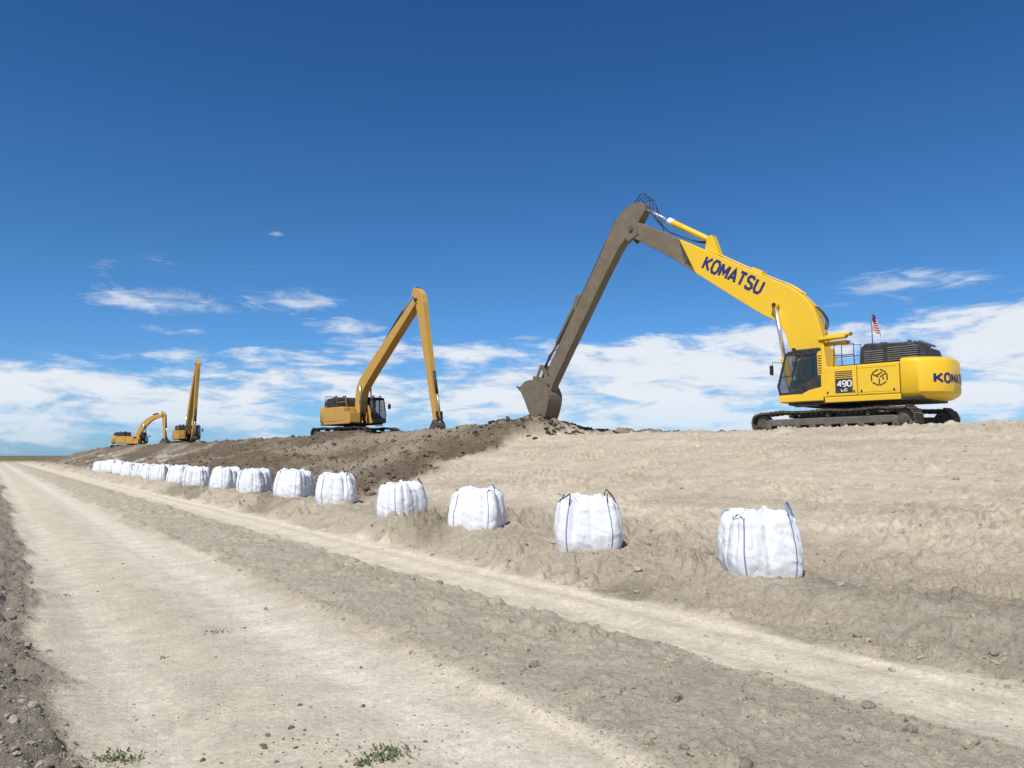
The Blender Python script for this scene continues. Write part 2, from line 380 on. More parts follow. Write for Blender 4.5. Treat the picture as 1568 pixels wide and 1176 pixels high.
# ------------------------------------------------------------------ bulk bags
def bag(x,y,w=.9,h=.84,rot=0,seed=0,strap='strap',lean=0):
    r=np.random.default_rng(seed+500)
    nT=168;nV=44;nC=16
    th=np.linspace(0,2*math.pi,nT,endpoint=False)
    def sup(th,n):
        c,s_=np.cos(th),np.sin(th);return 1/((np.abs(c)**n+np.abs(s_)**n)**(1/n))
    lob=np.zeros(nT);nl=14
    ph=r.uniform(-.1,.1,nl+1);amp=r.uniform(.45,1.15,nl+1)
    for k in range(nl):
        c=2*math.pi*k/nl+ph[k]+math.pi/nl;d=np.abs((th-c+math.pi)%(2*math.pi)-math.pi)
        lob=np.maximum(lob,amp[k]*np.sqrt(np.maximum(0,1-(d/(math.pi/nl*1.15))**2)))
    bl=ss(0,.35,th)*(1-ss(2*math.pi-.35,2*math.pi,th))
    rows=[]
    ax=1+r.uniform(-.05,.05);ay=1+r.uniform(-.05,.05)
    for i in range(nV):
        v=i/(nV-1)
        prof=.97+.09*math.sin(math.pi*min(1,v*1.1+.08))-.06*(max(0,v-.7)/.3)**2
        if v>.9:prof-=.09*((v-.9)/.1)**2
        n=5.2-1.2*v
        fold=.04+.15*ss(.1,.85,np.array(v))
        cr=fbm(th*2.5+seed,np.full(nT,v*3.),3,seed,.4)*.03+np.abs(fbm(th*1.6+9,np.full(nT,v*4.)+th*1.2,2,seed+5))*-.035
        cr=cr*bl
        rr=.5*w*sup(th,n)*prof*(1+fold*(lob-.75)+cr)
        zz=v*h+.05*sup(th,4)*max(0,v-.7)/.3*(np.cos(4*th+math.pi)*.5+.5)*1.2+ (lob-.6)*.05*(v**3)+bl*fbm(th*2+3,np.full(nT,1.5),2,seed+31)*.05*v**2
        rows.append((rr*np.cos(th)*ax,rr*np.sin(th)*ay,zz))
    xt,yt,zt=rows[-1]
    for i in range(1,nC+1):
        t=i/nC;f=1-t
        wr=fbm(th*3+i*.2,np.full(nT,t*4.),3,seed+9)*.09*math.sin(math.pi*min(1,t*1.2))*bl
        bump=.05*math.exp(-(t-.95)**2/.03)
        rows.append((xt*f,yt*f,zt*(1-t)+t*zt.mean()+.055*math.sin(math.pi*t)+wr+bump))
    P=np.stack([np.stack(q,1) for q in rows],0).reshape(-1,3)
    nr=len(rows)
    i,j=np.meshgrid(np.arange(nr-1),np.arange(nT),indexing='ij');j2=(j+1)%nT
    F=np.stack([(i*nT+j).ravel(),(i*nT+j2).ravel(),((i+1)*nT+j2).ravel(),((i+1)*nT+j).ravel()],1)
    root=empty('bulk_bag',(x,y,hz(x,y)-.03),rot)
    root.rotation_euler=(r.uniform(-.05,.05),lean,rot)
    add('bag_body',fast_mesh('bag_body',P,F,True),M['bag'],root)
    G=P.reshape(nr,nT,3)
    SV=[];SF=[]
    def ribbon(line,wd,tang):
        k=len(SV)
        for p,t in zip(line,tang):
            SV.append(tuple(p-t*wd/2));SV.append(tuple(p+t*wd/2))
        for q in range(len(line)-1):SF.append((k+2*q,k+2*q+1,k+2*q+3,k+2*q+2))
    allends=[]
    for c in range(4):
        ac=math.pi/4+c*math.pi/2
        ends=[]
        for sgn in(-1,1):
            a_=ac+sgn*.2;jj=int(round(a_/(2*math.pi)*nT))%nT
            rad_=np.array([math.cos(a_),math.sin(a_),0]);ta=np.array([-math.sin(a_),math.cos(a_),0])
            line=[G[q,jj]+rad_*.006 for q in range(0,nV-1,2)]
            if sgn==(1 if c%2 else -1):ribbon(line,.02,[ta]*len(line))
            ends.append((G[nV-3,jj]+rad_*.008,ta))
        allends.append((ac,ends))
    add('side_tapes',fast_mesh('side_tapes',SV,SF,True),[M[strap]],root)
    SV.clear();SF.clear()
    for ac,ends in allends:
        p0,p1=ends[0][0],ends[1][0];out=np.array([math.cos(ac),math.sin(ac),0])
        hh=r.uniform(.05,.17);lx=r.uniform(-.14,.04);sk=r.uniform(-.06,.06)
        L_=[];T_=[]
        for q in range(11):
            t=q/10;b_=math.sin(math.pi*t)
            L_.append(p0*(1-t)+p1*t+np.array([0,0,hh*b_**.7+.02*math.sin(9*t+seed)])+out*lx*b_+np.array([sk,sk,0])*b_)
            T_.append(out*.8+np.array([0,0,.3]))
        ribbon(L_,.035,T_)
    add('lifting_loops',fast_mesh('lifting_loops',SV,SF,True),[M['loopk' if seed%2==0 else 'strap']],root)
    z0=float(G[-1,:,2].mean())
    sv=[];sf=[]
    for q in range(7):
        t=q/6;rr=.05+.035*abs(t-.35)*2
        for k in range(20):
            a_=k/20*6.283;r2=rr*(1+.3*math.sin(5*a_+seed))
            sv.append((r2*math.cos(a_)+.09*t*math.sin(seed),r2*math.sin(a_)+.08*t,z0-.04+t*.07))
    for q in range(6):
        for k in range(20):sf.append((q*20+k,q*20+(k+1)%20,(q+1)*20+(k+1)%20,(q+1)*20+k))
    add('filling_spout',fast_mesh('filling_spout',sv,sf,True),M['bag'],root)
bs=[(7.86,6.22,.85,.65),(7.70,9.3,.92,.68),(7.52,12.3,.90,.66),(7.60,15.6,.9,.66),(7.90,20.3,.96,.72),(8.0,24.2,.98,.74),(7.95,28.4,1.0,.78),(7.68,31.4,.98,.75),(7.6,36,.98,.75),(7.6,40,.98,.75),(7.6,44.5,.98,.75),(7.6,47.5,.98,.75),(7.65,51.5,.98,.75),(7.6,55.5,.98,.75),(7.6,59.8,1,.75),(7.55,63,1,.75),(7.6,67.5,1,.75),(7.6,72,1,.75)]
for k,(x,y,w,h) in enumerate(bs):
    bag(x,y,w,h,rot=[.95,.9,.75,.3,1.1,.7,.8,.5][k%8],seed=k+1,strap='strap' if k%3!=2 else 'strapk',lean=[.02,-.05,.03,-.06,.05][k%5])
# ------------------------------------------------------------------ excavator
def path_outline(pts):
    P=[Vector((a,b)) for a,b,_ in pts];top=[];bot=[]
    for i,p in enumerate(P):
        d=(P[min(i+1,len(P)-1)]-P[max(i-1,0)]).normalized();n=Vector((-d.y,d.x));t=pts[i][2]/2
        top.append(tuple(p+n*t));bot.append(tuple(p-n*t))
    return top+bot[::-1]
def smooth_poly(pts,n=4):
    out=[];m=len(pts)
    for i in range(m-1):
        a=pts[max(i-1,0)];b=pts[i];c=pts[i+1];d=pts[min(i+2,m-1)]
        for k in range(n):
            t=k/n
            out.append(tuple(.5*(2*b[q]+(c[q]-a[q])*t+(2*a[q]-5*b[q]+4*c[q]-d[q])*t*t+(3*b[q]-a[q]-3*c[q]+d[q])*t**3) for q in range(len(b))))
    out.append(pts[-1]);return out
# stroke lettering: heavy block capitals
GL={'K':[[(0,0),(0,1)],[(.08,.42),(.78,1)],[(.22,.52),(.82,0)]],
'O':[[(.22,0),(0,.25),(0,.75),(.22,1),(.62,1),(.84,.75),(.84,.25),(.62,0),(.22,0)]],
'M':[[(0,0),(0,1)],[(0,1),(.46,.28),(.92,1)],[(.92,1),(.92,0)]],
'A':[[(0,0),(.42,1),(.84,0)],[(.14,.3),(.70,.3)]],
'T':[[(0,1),(.8,1)],[(.4,1),(.4,0)]],
'S':[[(.76,.82),(.6,1),(.2,1),(.02,.8),(.1,.58),(.68,.42),(.78,.2),(.6,0),(.18,0),(0,.18)]],
'U':[[(0,1),(0,.22),(.2,0),(.6,0),(.8,.22),(.8,1)]],
'4':[[(.6,0),(.6,1),(0,.3),(.82,.3)]],
'9':[[(.1,0),(.55,0),(.76,.3),(.76,.8),(.58,1),(.18,1),(0,.82),(0,.6),(.18,.42),(.76,.45)]],
'0':[[(.2,0),(0,.2),(0,.8),(.2,1),(.56,1),(.76,.8),(.76,.2),(.56,0),(.2,0)]],
'L':[[(0,1),(0,0),(.62,0)]],
'C':[[(.76,.82),(.6,1),(.2,1),(0,.8),(0,.2),(.2,0),(.6,0),(.76,.18)]]}
ADV={'K':1.12,'O':1.18,'M':1.26,'A':1.14,'T':1.1,'S':1.12,'U':1.1,'4':1.0,'9':1.0,'0':1.0,'L':.85,'C':1.0}
def lettering(name,txt,w,h,mat,parent,mapf,thick=.2,maxseg=.2):
    tot_=sum(ADV[c] for c in txt)-.22;k=w/tot_;V=[];F=[];x0=0;lv=0
    hh=h-thick*k
    tk=thick*k/2
    for c in txt:
        for st in GL[c]:
            P=[Vector((x0*k+p[0]*k+tk,tk+p[1]*hh)) for p in st]
            Q=[P[0]]
            for a,b in zip(P,P[1:]):
                n=max(1,int((b-a).length/(maxseg*h)))
                for q in range(1,n+1):Q.append(a+(b-a)*q/n)
            closed=(P[0]-P[-1]).length<1e-6
            base_=len(V);ln=len(Q)
            for i_,p in enumerate(Q):
                pa=Q[i_-1] if i_>0 else (Q[-2] if closed else p);pb=Q[i_+1] if i_<ln-1 else (Q[1] if closed else p)
                d1=(p-pa);d2=(pb-p)
                if d1.length<1e-9:d1=d2
                if d2.length<1e-9:d2=d1
                d1=d1.normalized();d2=d2.normalized();t=(d1+d2)
                t=t.normalized() if t.length>1e-6 else d1
                nn=Vector((-t.y,t.x));sc=min(1.6,1/max(.3,nn.dot(Vector((-d1.y,d1.x)))))
                V.append(mapf(*(p+nn*tk*sc),lv));V.append(mapf(*(p-nn*tk*sc),lv))
            for i_ in range(ln-1):F.append((base_+2*i_,base_+2*i_+1,base_+2*i_+3,base_+2*i_+2))
            lv=(lv+1)%3
        x0+=ADV[c]
    add(name,pymesh(name,V,F),mat,parent)
def track(parent,yc,half,ht,wd):
    r=ht/2;s_=half-r;L=4*s_+2*math.pi*r;n=int(round(L/.216));V=[];F=[]
    def pos(d):
        d%=L
        if d<2*s_:return Vector((-s_+d,0,ht)),Vector((1,0,0))
        d-=2*s_
        if d<math.pi*r:
            a=math.pi/2-d/r;return Vector((s_+r*math.cos(a),0,r+r*math.sin(a))),Vector((math.sin(a),0,-math.cos(a)))
        d-=math.pi*r
        if d<2*s_:return Vector((s_-d,0,0)),Vector((-1,0,0))
        d-=2*s_
        a=-math.pi/2-d/r;return Vector((-s_+r*math.cos(a),0,r+r*math.sin(a))),Vector((math.sin(a),0,-math.cos(a)))
    def bx(c,t,nn,l,w,h0,h1):
        k=len(V)
        for sy in(-1,1):
            for st in(-1,1):
                for hh in(h0,h1):V.append(c+t*(st*l/2)+Vector((0,sy*w/2,0))+nn*hh)
        F.extend([tuple(k+q for q in f) for f in((0,1,3,2),(4,6,7,5),(0,4,5,1),(2,3,7,6),(0,2,6,4),(1,5,7,3))])
    for i in range(n):
        c,t=pos(i*L/n);nn=Vector((-t.z,0,t.x))
        sag=0
        if c.z>ht*.95:
            sag=-.05*abs(math.sin(c.x/s_*math.pi*1.5))
        c=c+Vector((0,yc,sag))
        bx(c,t,nn,.195,wd,-.05,0)
        bx(c+t*.08,t,nn,.02,wd,0,.035);bx(c-t*.0,t,nn,.018,wd,0,.03)
        bx(c,t,nn,.15,.16,-.14,-.05)
    me=pymesh('track_chain',V,F);add('track_chain',me,M['track'],parent)
    prism('track_frame',[(-s_+.1,.30),(s_-.1,.30),(s_+.05,.45),(s_-.35,.56),(-s_+.35,.56),(-s_-.05,.45)],yc-.2,yc+.2,M['frame'],parent,.03)
    for q in range(9):
        x=-s_+.25+q*(2*s_-.5)/8;cyl('roller',(x,yc-.24,.24),(x,yc+.24,.24),.12,M['frame'],parent,14)
        cyl('roller_cap',(x,yc-.27,.24),(x,yc+.27,.24),.05,M['track'],parent,10)
    for q in(-1,1):
        x=q*s_;cyl('end_wheel',(x,yc-.13,r),(x,yc+.13,r),r-.14,M['frame'],parent,28)
        cyl('end_hub',(x,yc-.24,r),(x,yc+.24,r),r*.42,M['track'],parent,20)
    for q in(-1,0,1):
        cyl('carrier_roller',(q*s_*.55,yc-.2,ht-.2),(q*s_*.55,yc+.2,ht-.2),.08,M['track'],parent,12)
def excavator(loc,heading,under=0,col='yellow',cabcol=None,detail=True,scale=1):
    Y=M[col];CB=M[cabcol] if cabcol else Y
    root=empty('excavator',loc,heading);root.scale=(scale,)*3
    un=empty('undercarriage',(0,0,0),under,root)
    track(un,1.42,3.15,.86,.62);track(un,-1.42,3.15,.86,.62)
    prism('carbody',[(-1.3,.36),(1.3,.36),(.9,.82),(-.9,.82)],-1.25,1.25,M['frame'],un,.04)
    cyl('slew_ring',(0,0,.78),(0,0,1.1),.85,M['black'],root,32)
    box('deck',(-2.95,1.75),(-1.42,1.42),(1.06,1.17),M['black'],root,.02)
    prism('side_skirt',[(-2.3,1.1),(.32,1.1),(.32,1.3),(-2.3,1.3)],1.40,1.5,Y,root,.02)
    prism('side_skirt_right',[(-2.3,1.1),(1.9,1.1),(1.9,1.3),(-2.3,1.3)],-1.5,-1.4,Y,root,.02)
    box('inner_body',(-2.3,.3),(-1.3,1.44),(1.17,2.36),M['black'],root,.0)
    box('side_door',(-2.28,-.86),(1.36,1.5),(1.32,2.40),Y,root,.03)
    box('side_door',(-.84,.31),(1.36,1.5),(1.32,2.40),Y,root,.03)
    box('side_door_right',(-2.28,-.5),(-1.5,-1.3),(1.32,2.40),Y,root,.03)
    box('top_cover',(-2.28,.31),(-1.3,1.36),(2.30,2.42),Y,root,.02)
    box('fuel_tank',(-.46,1.0),(-1.5,-.55),(1.3,2.35),Y,root,.04)
    box('tool_box',(1.03,1.9),(-1.48,-.6),(1.17,1.95),Y,root,.04)
    n=28;lev=[(1.12,.86,.25),(1.22,.95,.08),(1.34,1,0),(2.34,1,0),(2.47,.975,.05),(2.54,.90,.16)]
    V=[];F=[]
    def xr(y):return -3.68+.8*abs(y/1.5)**2.8
    for z,sc,ins in lev:
        V.append((-2.31,1.5*sc if sc<1 else 1.5,z))
        for k in range(n+1):
            y=1.5-3*k/n;V.append((xr(y)+ins,y*(sc if sc<1 else 1),z))
        V.append((-2.31,-1.5*(sc if sc<1 else 1),z))
    m=n+3
    for q in range(len(lev)-1):
        for k in range(m):F.append((q*m+k,q*m+(k+1)%m,(q+1)*m+(k+1)%m,(q+1)*m+k))
    F.append(tuple(range(m)));F.append(tuple(range(len(lev)*m-1,(len(lev)-1)*m-1,-1)))
    o=add('counterweight',pymesh('counterweight',V,F,True),Y,root);bev(o,.025)
    for q in(-.7,.7):
        tube('lifting_eye',[(-2.8,q-.1,2.5),(-2.8,q-.1,2.62),(-2.8,q+.1,2.62),(-2.8,q+.1,2.5)],.03,Y,root,False)
    prism('engine_hood',[(-3.0,2.44),(-.75,2.44),(-.8,3.05),(-.98,3.22),(-2.4,3.12),(-2.85,2.98)],-1.15,.95,M['black'],root,.05)
    for k in range(7):
        z=2.52+k*.075
        box('louvre',(-2.75,-1.75),(.94,.985),(z,z+.035),M['greyp'],root,.0)
        if k<6:box('louvre',(-1.6,-.95),(.94,.98),(z,z+.035),M['greyp'],root,.0)
    for k in range(12):
        x=-2.75+k*.15;box('hood_grille_bar',(x,x+.04),(-1.0,.8),(3.10,3.17),M['greyp'],root,.0)
    cyl('exhaust_pipe',(-2.0,-.6,3.1),(-2.0,-.6,3.4),.07,M['black'],root)
    cyl('pre_cleaner',(-1.2,-.3,3.15),(-1.2,-.3,3.36),.13,M['black'],root)
    for pts_ in ([(-.75,1.4,2.4),(-.75,1.4,3.2),(-.05,1.4,3.25),(-.02,1.4,2.4)],[(-.7,.6,2.4),(-.7,.6,3.25),(0,.6,3.3),(0,.6,2.4)],[(-.75,1.4,2.8),(-.02,1.4,2.82)],
                 [(-.3,-1.4,2.35),(-.3,-1.4,3.1),(1.0,-1.4,3.1),(1.4,-1.4,2.0)],[(-.3,-1.4,2.75),(1.1,-1.4,2.75)]):
        tube('handrail',pts_,.018,M['black'] if detail else Y,root,False)
    y0,y1=.46,1.46
    prism('cab_glazing',[(.42,1.55),(2.10,1.5),(2.125,1.8),(1.77,3.04),(.44,3.05)],y0+.02,y1-.02,M['glass'],root,0)
    prism('cab_base',[(.38,1.17),(2.06,1.17),(2.10,1.48),(.38,1.53)],y0,y1,CB,root,.03)
    prism('cab_roof',[(.40,3.03),(1.80,3.03),(1.70,3.11),(1.4,3.16),(.52,3.17),(.40,3.12)],y0-.01,y1+.01,M['black'] if detail else CB,root,.03)
    prism('rear_pillar',[(.38,1.5),(.56,1.5),(.58,3.05),(.38,3.05)],y0,y1,CB,root,.02)
    if detail:prism('rear_cab_panel',[(.25,1.3),(.40,1.3),(.42,3.22),(.30,3.2),(.22,2.4)],y0,y1+.02,CB,root,.03)
    for yy in(y0,y1-.05):
        prism('front_pillar',[(2.08,1.45),(2.17,1.8),(1.81,3.07),(1.74,3.05),(2.08,1.8),(2.0,1.45)],yy,yy+.05,M['black'],root,.01)
        prism('door_pillar',[(1.14,1.45),(1.24,1.45),(1.2,3.05),(1.10,3.05)],yy,yy+.05,M['black'],root,.01)
        prism('sill',[(.5,1.5),(2.1,1.45),(2.1,1.55),(.5,1.62)],yy,yy+.05,M['black'],root,.01)
        prism('roof_rail',[(.5,2.97),(1.8,2.95),(1.78,3.05),(.5,3.05)],yy,yy+.05,M['black'],root,.01)
    prism('door_panel',[(.45,1.5),(1.14,1.47),(1.9,1.5),(1.55,1.62),(1.15,1.85),(.54,2.15),(.45,2.15)],y1-.03,y1+.01,M['black'],root,.008)
    prism('door_lower',[(.38,1.2),(2.06,1.2),(2.09,1.45),(1.7,1.40),(1.2,1.46),(.9,1.6),(.62,1.66),(.38,1.7)],y1+.005,y1+.035,CB,root,.01)
    prism('window_bar',[(1.24,2.2),(2.0,2.13),(1.98,2.17),(1.24,2.24)],y1-.03,y1,M['black'],root,0)
    for q in range(8):
        box('rear_vent',(.42,.54),(y1-.01,y1+.006),(2.2+q*.09,2.24+q*.09),M['black'],root,0)
    box('seat',(.7,1.15),(.75,1.2),(1.55,2.0),M['black'],root,.05);box('seat_back',(.62,.8),(.75,1.2),(1.9,2.65),M['black'],root,.05)
    box('console',(1.5,1.8),(.6,.8),(1.5,2.1),M['black'],root,.03)
    tube('door_handle',[(1.3,y1+.02,1.9),(1.3,y1+.06,1.95),(1.32,y1+.06,2.5),(1.32,y1+.02,2.55)],.014,M['black'],root,False)
    tube('mirror_arm',[(1.9,y1,2.7),(2.25,y1+.15,2.75),(2.3,y1+.18,2.4)],.014,M['black'],root,False)
    box('mirror',(2.25,2.31),(y1+.06,y1+.30),(2.25,2.62),M['black'],root,.02)
    box('cab_light',(1.5,1.62),(.6,.75),(3.17,3.27),M['black'],root,.02);box('cab_light',(1.5,1.62),(1.15,1.3),(3.17,3.27),M['black'],root,.02)
    box('step',(.5,1.4),(1.42,1.66),(.98,1.03),M['black'],root,.01)
    for q in(-.42,.36):
        prism('boom_bracket',[(.2,1.17),(1.9,1.17),(1.6,2.1),(1.2,2.7),(.8,2.7)],q,q+.08,Y,root,.02)
    return root,Y
# ---- the big machine in front
root,Y=excavator((26.8,16.9,2.57),math.radians(101),math.radians(-7),'yellow')
bm_y=smooth_poly([(.62,2.2),(.75,3.2),(.85,3.9),(1.1,4.8),(1.5,5.4),(2.15,5.95),(3.29,6.6),(6.16,8.3),(7.15,8.88)],4)+smooth_poly([(6.8,7.52),(3.6,5.15),(2.75,4.6),(2.35,4.1),(2.15,3.4),(1.85,2.5),(1.3,1.95)],4)
prism('boom',bm_y,-.33,.33,Y,root,.03)
prism('boom_front_section',[(7.16,8.885),(8.0,9.38),(9.2,10.05),(9.55,10.15),(9.85,10.0),(9.9,9.7),(9.7,9.45),(8.0,8.38),(6.81,7.53)],-.325,.325,M['taupe'],root,.03)
prism('paint_wave',smooth_poly([(7.16,8.885),(6.81,7.53)],1)+smooth_poly([(6.3,7.16),(6.55,7.5),(6.9,7.75),(7.1,8.2),(7.12,8.87)],4),-.334,.334,M['taupe'],root,0)
arm=smooth_poly([(9.0,10.62),(9.05,10.95),(9.45,11.12),(10.1,10.98),(10.75,10.5),(11.2,9.85),(11.62,9.1),(13.6,6.1),(15.5,3.2)],3)+[(15.55,2.95),(15.35,2.6),(14.95,2.5)]+smooth_poly([(14.85,2.8),(12.85,5.8),(10.75,8.85),(10.2,9.4),(9.8,9.6),(9.55,9.95)],3)
prism('arm',arm,-.25,.25,M['taupe'],root,.03)
for q in(-.36,.33):
    prism('elbow_plate',[(9.3,9.55),(9.9,9.3),(10.15,9.6),(10.0,10.2),(9.5,10.4)],q,q+.03,M['taupe'],root,.005)
cyl('elbow_pin',(9.72,-.42,9.85),(9.72,.42,9.85),.12,M['track'],root,bevel=.01)
cyl('boom_pivot_pin',(1.0,-.5,2.4),(1.0,.5,2.4),.12,M['black'],root)
cyl('arm_cylinder',(5.7,0,8.55),(7.75,0,9.86),.14,Y,root,bevel=.01)
cyl('arm_cylinder_collar',(7.6,0,9.76),(7.85,0,9.92),.165,M['white'],root,bevel=.01)
cyl('arm_cylinder_rod',(7.8,0,9.89),(9.2,0,10.82),.075,M['chrome'],root)
cyl('rod_eye',(9.22,-.12,10.83),(9.22,.12,10.83),.15,M['taupe'],root)
prism('cylinder_bracket',[(5.2,7.75),(5.9,8.15),(5.8,8.72),(5.55,8.75)],-.2,.2,Y,root,.02)
prism('cable_bracket',[(3.3,6.5),(3.75,6.8),(3.7,7.0),(3.25,6.75)],-.2,.2,Y,root,.02)
for q in(-.47,.47):
    cyl('boom_cylinder',(2.05,q,1.75),(2.3,q,3.0),.15,Y,root,bevel=.01)
    cyl('boom_cylinder_rod',(2.29,q,2.95),(2.62,q,5.15),.08,M['chrome'],root)
    cyl('rod_end',(2.63,q-.08,5.2),(2.63,q+.08,5.2),.15,Y,root,bevel=.01)
cyl('rod_pin',(2.63,-.6,5.2),(2.63,.6,5.2),.08,M['black'],root)
for k,q in enumerate((-.15,0,.15)):
    tube('hydraulic_hose',[(5.5,q,8.5),(6.3,q*1.2,8.62),(7.2,q*1.5,9.05),(8.0,q*1.5,9.5+.04*k),(8.6,q*1.7,10.2+.1*k),(8.75,q*1.8,11.0+.08*k),(9.15,q*1.6,11.4+.03*k),(9.7,q,11.1)],.022,M['hose'],root)
tube('hydraulic_hose',[(8.0,.2,9.45),(8.2,.25,10.3),(8.55,.25,11.0),(9.2,.2,11.0)],.02,M['hose'],root)
for q in(-.12,.0,.12):
    tube('hydraulic_hose',[(.8,q,4.05),(.74,q,4.4),(.92,q,4.75),(1.15,q,5.0)],.02,M['hose'],root)
for q in(-.18,.18):
    tube('hydraulic_pipe',[(1.6,q,5.58),(2.2,q,6.05),(3.3,q,6.66),(5.3,q,7.86)],.025,Y,root)
    tube('arm_pipe',[(10.8,q,10.55),(11.7,q,9.08),(13.3,q,6.65)],.025,M['hose'],root)
for k,(dy,dz) in enumerate(((.1,0),(.3,.18),(-.15,.32))):
    cyl('boom_base_cylinder',(.95,dy,3.45+dz),(-.15,dy+.25,3.42+dz*1.1),.085,Y,root,bevel=.01)
    cyl('boom_base_cap',(-.15,dy+.25,3.42+dz*1.1),(-.21,dy+.26,3.42+dz*1.1),.06,M['greyp'],root)
cyl('bucket_cylinder',(13.35,0,7.0),(14.75,0,4.95),.12,M['taupe'],root,bevel=.01)
cyl('bucket_cylinder_rod',(14.7,0,5.0),(15.65,0,3.75),.06,M['track'],root)
prism('cylinder_bracket',[(12.9,7.1),(13.4,6.45),(13.6,6.75),(13.45,7.15),(13.1,7.3)],-.12,.12,M['taupe'],root,.01)
for q in(-.22,.16):
    prism('bucket_link',[(15.55,3.85),(15.75,3.85),(15.3,2.95),(15.1,3.05)],q,q+.06,M['taupe'],root,.01)
    prism('bucket_link',[(15.6,3.9),(15.8,3.85),(16.2,3.0),(16.05,2.9)],q,q+.06,M['taupe'],root,.01)
tube('hydraulic_hose',[(14.6,.2,4.6),(15.0,.35,4.3),(15.2,.3,3.6),(15.1,.28,3.3)],.025,M['hose'],root)
def bucket(root,prof,side,wd,mat):
    V=[];F=[];n=len(prof)
    for th_ in(0,.05):
        for y in(-wd,wd):
            for i,(a,b) in enumerate(prof):
                c=Vector((sum(p[0] for p in prof)/n,sum(p[1] for p in prof)/n));d=(c-Vector((a,b))).normalized()*th_
                V.append((a+d.x,y,b+d.y))
    for i in range(n-1):
        F.append((i,i+1,n+i+1,n+i));F.append((2*n+i,3*n+i,3*n+i+1,2*n+i+1))
    for e in(0,n-1):F.append((e,n+e,3*n+e,2*n+e))
    for o in(0,n):
        for i in range(n-1):F.append((o+i,o+i+1,2*n+o+i+1,2*n+o+i))
    add('bucket_shell',pymesh('bucket_shell',V,F),mat,root)
    prism('bucket_side',side,-wd-.03,-wd+.005,mat,root,.0);prism('bucket_side',side,wd-.005,wd+.03,mat,root,.0)
prof=smooth_poly([(17.0,2.7),(16.6,2.05),(16.25,1.35),(15.8,.95),(15.3,1.0),(15.0,1.6),(14.9,2.25),(15.15,2.75)],3)
bucket(root,prof,prof+[(15.6,3.0),(16.2,3.12),(16.6,3.05)],.5,M['taupe'])
for q in(-.42,-.14,.14,.42):
    prism('bucket_tooth',[(16.9,2.6),(16.95,2.75),(17.3,2.88),(17.05,2.6)],q-.05,q+.05,M['track'],root,0)
for q in(-.2,.14):
    prism('bucket_ear',[(14.95,2.3),(15.05,2.95),(15.4,3.15),(16.3,3.35),(16.35,2.9),(15.9,2.5),(15.2,2.3)],q,q+.06,M['taupe'],root,.01)
cyl('bucket_pin',(15.15,-.35,2.8),(15.15,.35,2.8),.08,M['track'],root)
be=math.atan2(8.3-6.6,6.16-3.29)
tx_,tz_=-math.cos(be),-math.sin(be)
def bmap(x,y,l):
    return (6.05+tx_*(x)-math.sin(be)*y, .336+.0015*l, 7.31+tz_*(x)+math.cos(be)*y)
lettering('boom_lettering','KOMATSU',3.05,.64,M['navy'],root,bmap,.31)
def xr(y):return -3.68+.8*abs(y/1.5)**2.8
lettering('counterweight_lettering','KOMATSU',2.1,.36,M['navy'],root,lambda x,y,l:(xr(1.2-x)-.012-.0015*l,1.2-x,1.62+y),.28,.1)
box('decal_black',(-.70,-.08),(1.5,1.504),(1.42,2.22),M['black'],root,0)
for k in range(4):box('decal_stripe',(-.70,-.08),(1.505,1.508),(1.95+k*.068,1.975+k*.068),M['yellow'],root,0)
lettering('model_number','490',.5,.24,M['white'],root,lambda x,y,l:(-.14-x,1.509+.001*l,1.64+y),.24)
lettering('model_suffix','LC',.22,.1,M['white'],root,lambda x,y,l:(-.28-x,1.509+.001*l,1.48+y),.2)
cx,cz,rr=-1.62,1.9,.30
hx=[(cx+rr*math.cos(math.radians(90+60*k)),cz+rr*math.sin(math.radians(90+60*k))) for k in range(6)]
edges=[(hx[k],hx[(k+1)%6]) for k in range(6)]+[((cx,cz),hx[1]),((cx,cz),hx[3]),((cx,cz),hx[5])]
mids=[((cx-.13,cz+.19),(cx+.13,cz+.05)),((cx-.13,cz+.05),(cx-.13,cz-.12))]
for k,(p,q) in enumerate(edges+mids):
    d=Vector((q[0]-p[0],q[1]-p[1])).normalized();nn=Vector((-d.y,d.x))*.022;p=Vector(p)+d*.03;q=Vector(q)-d*.03
    prism('emblem_bar',[tuple(p+nn),tuple(q+nn),tuple(q-nn),tuple(p-nn)],1.5,1.503+.0004*k,M['black'],root,0)
box('door_seam',(-2.2,-.9),(1.5,1.502),(2.27,2.28),M['black'],root,0)
box('door_seam',(-2.2,-.9),(1.5,1.502),(1.40,1.41),M['black'],root,0)
for q in(-2.1,-1.0,-.75,.2):box('door_latch',(q-.03,q+.03),(1.5,1.515),(1.42,1.5),M['black'],root,.003)
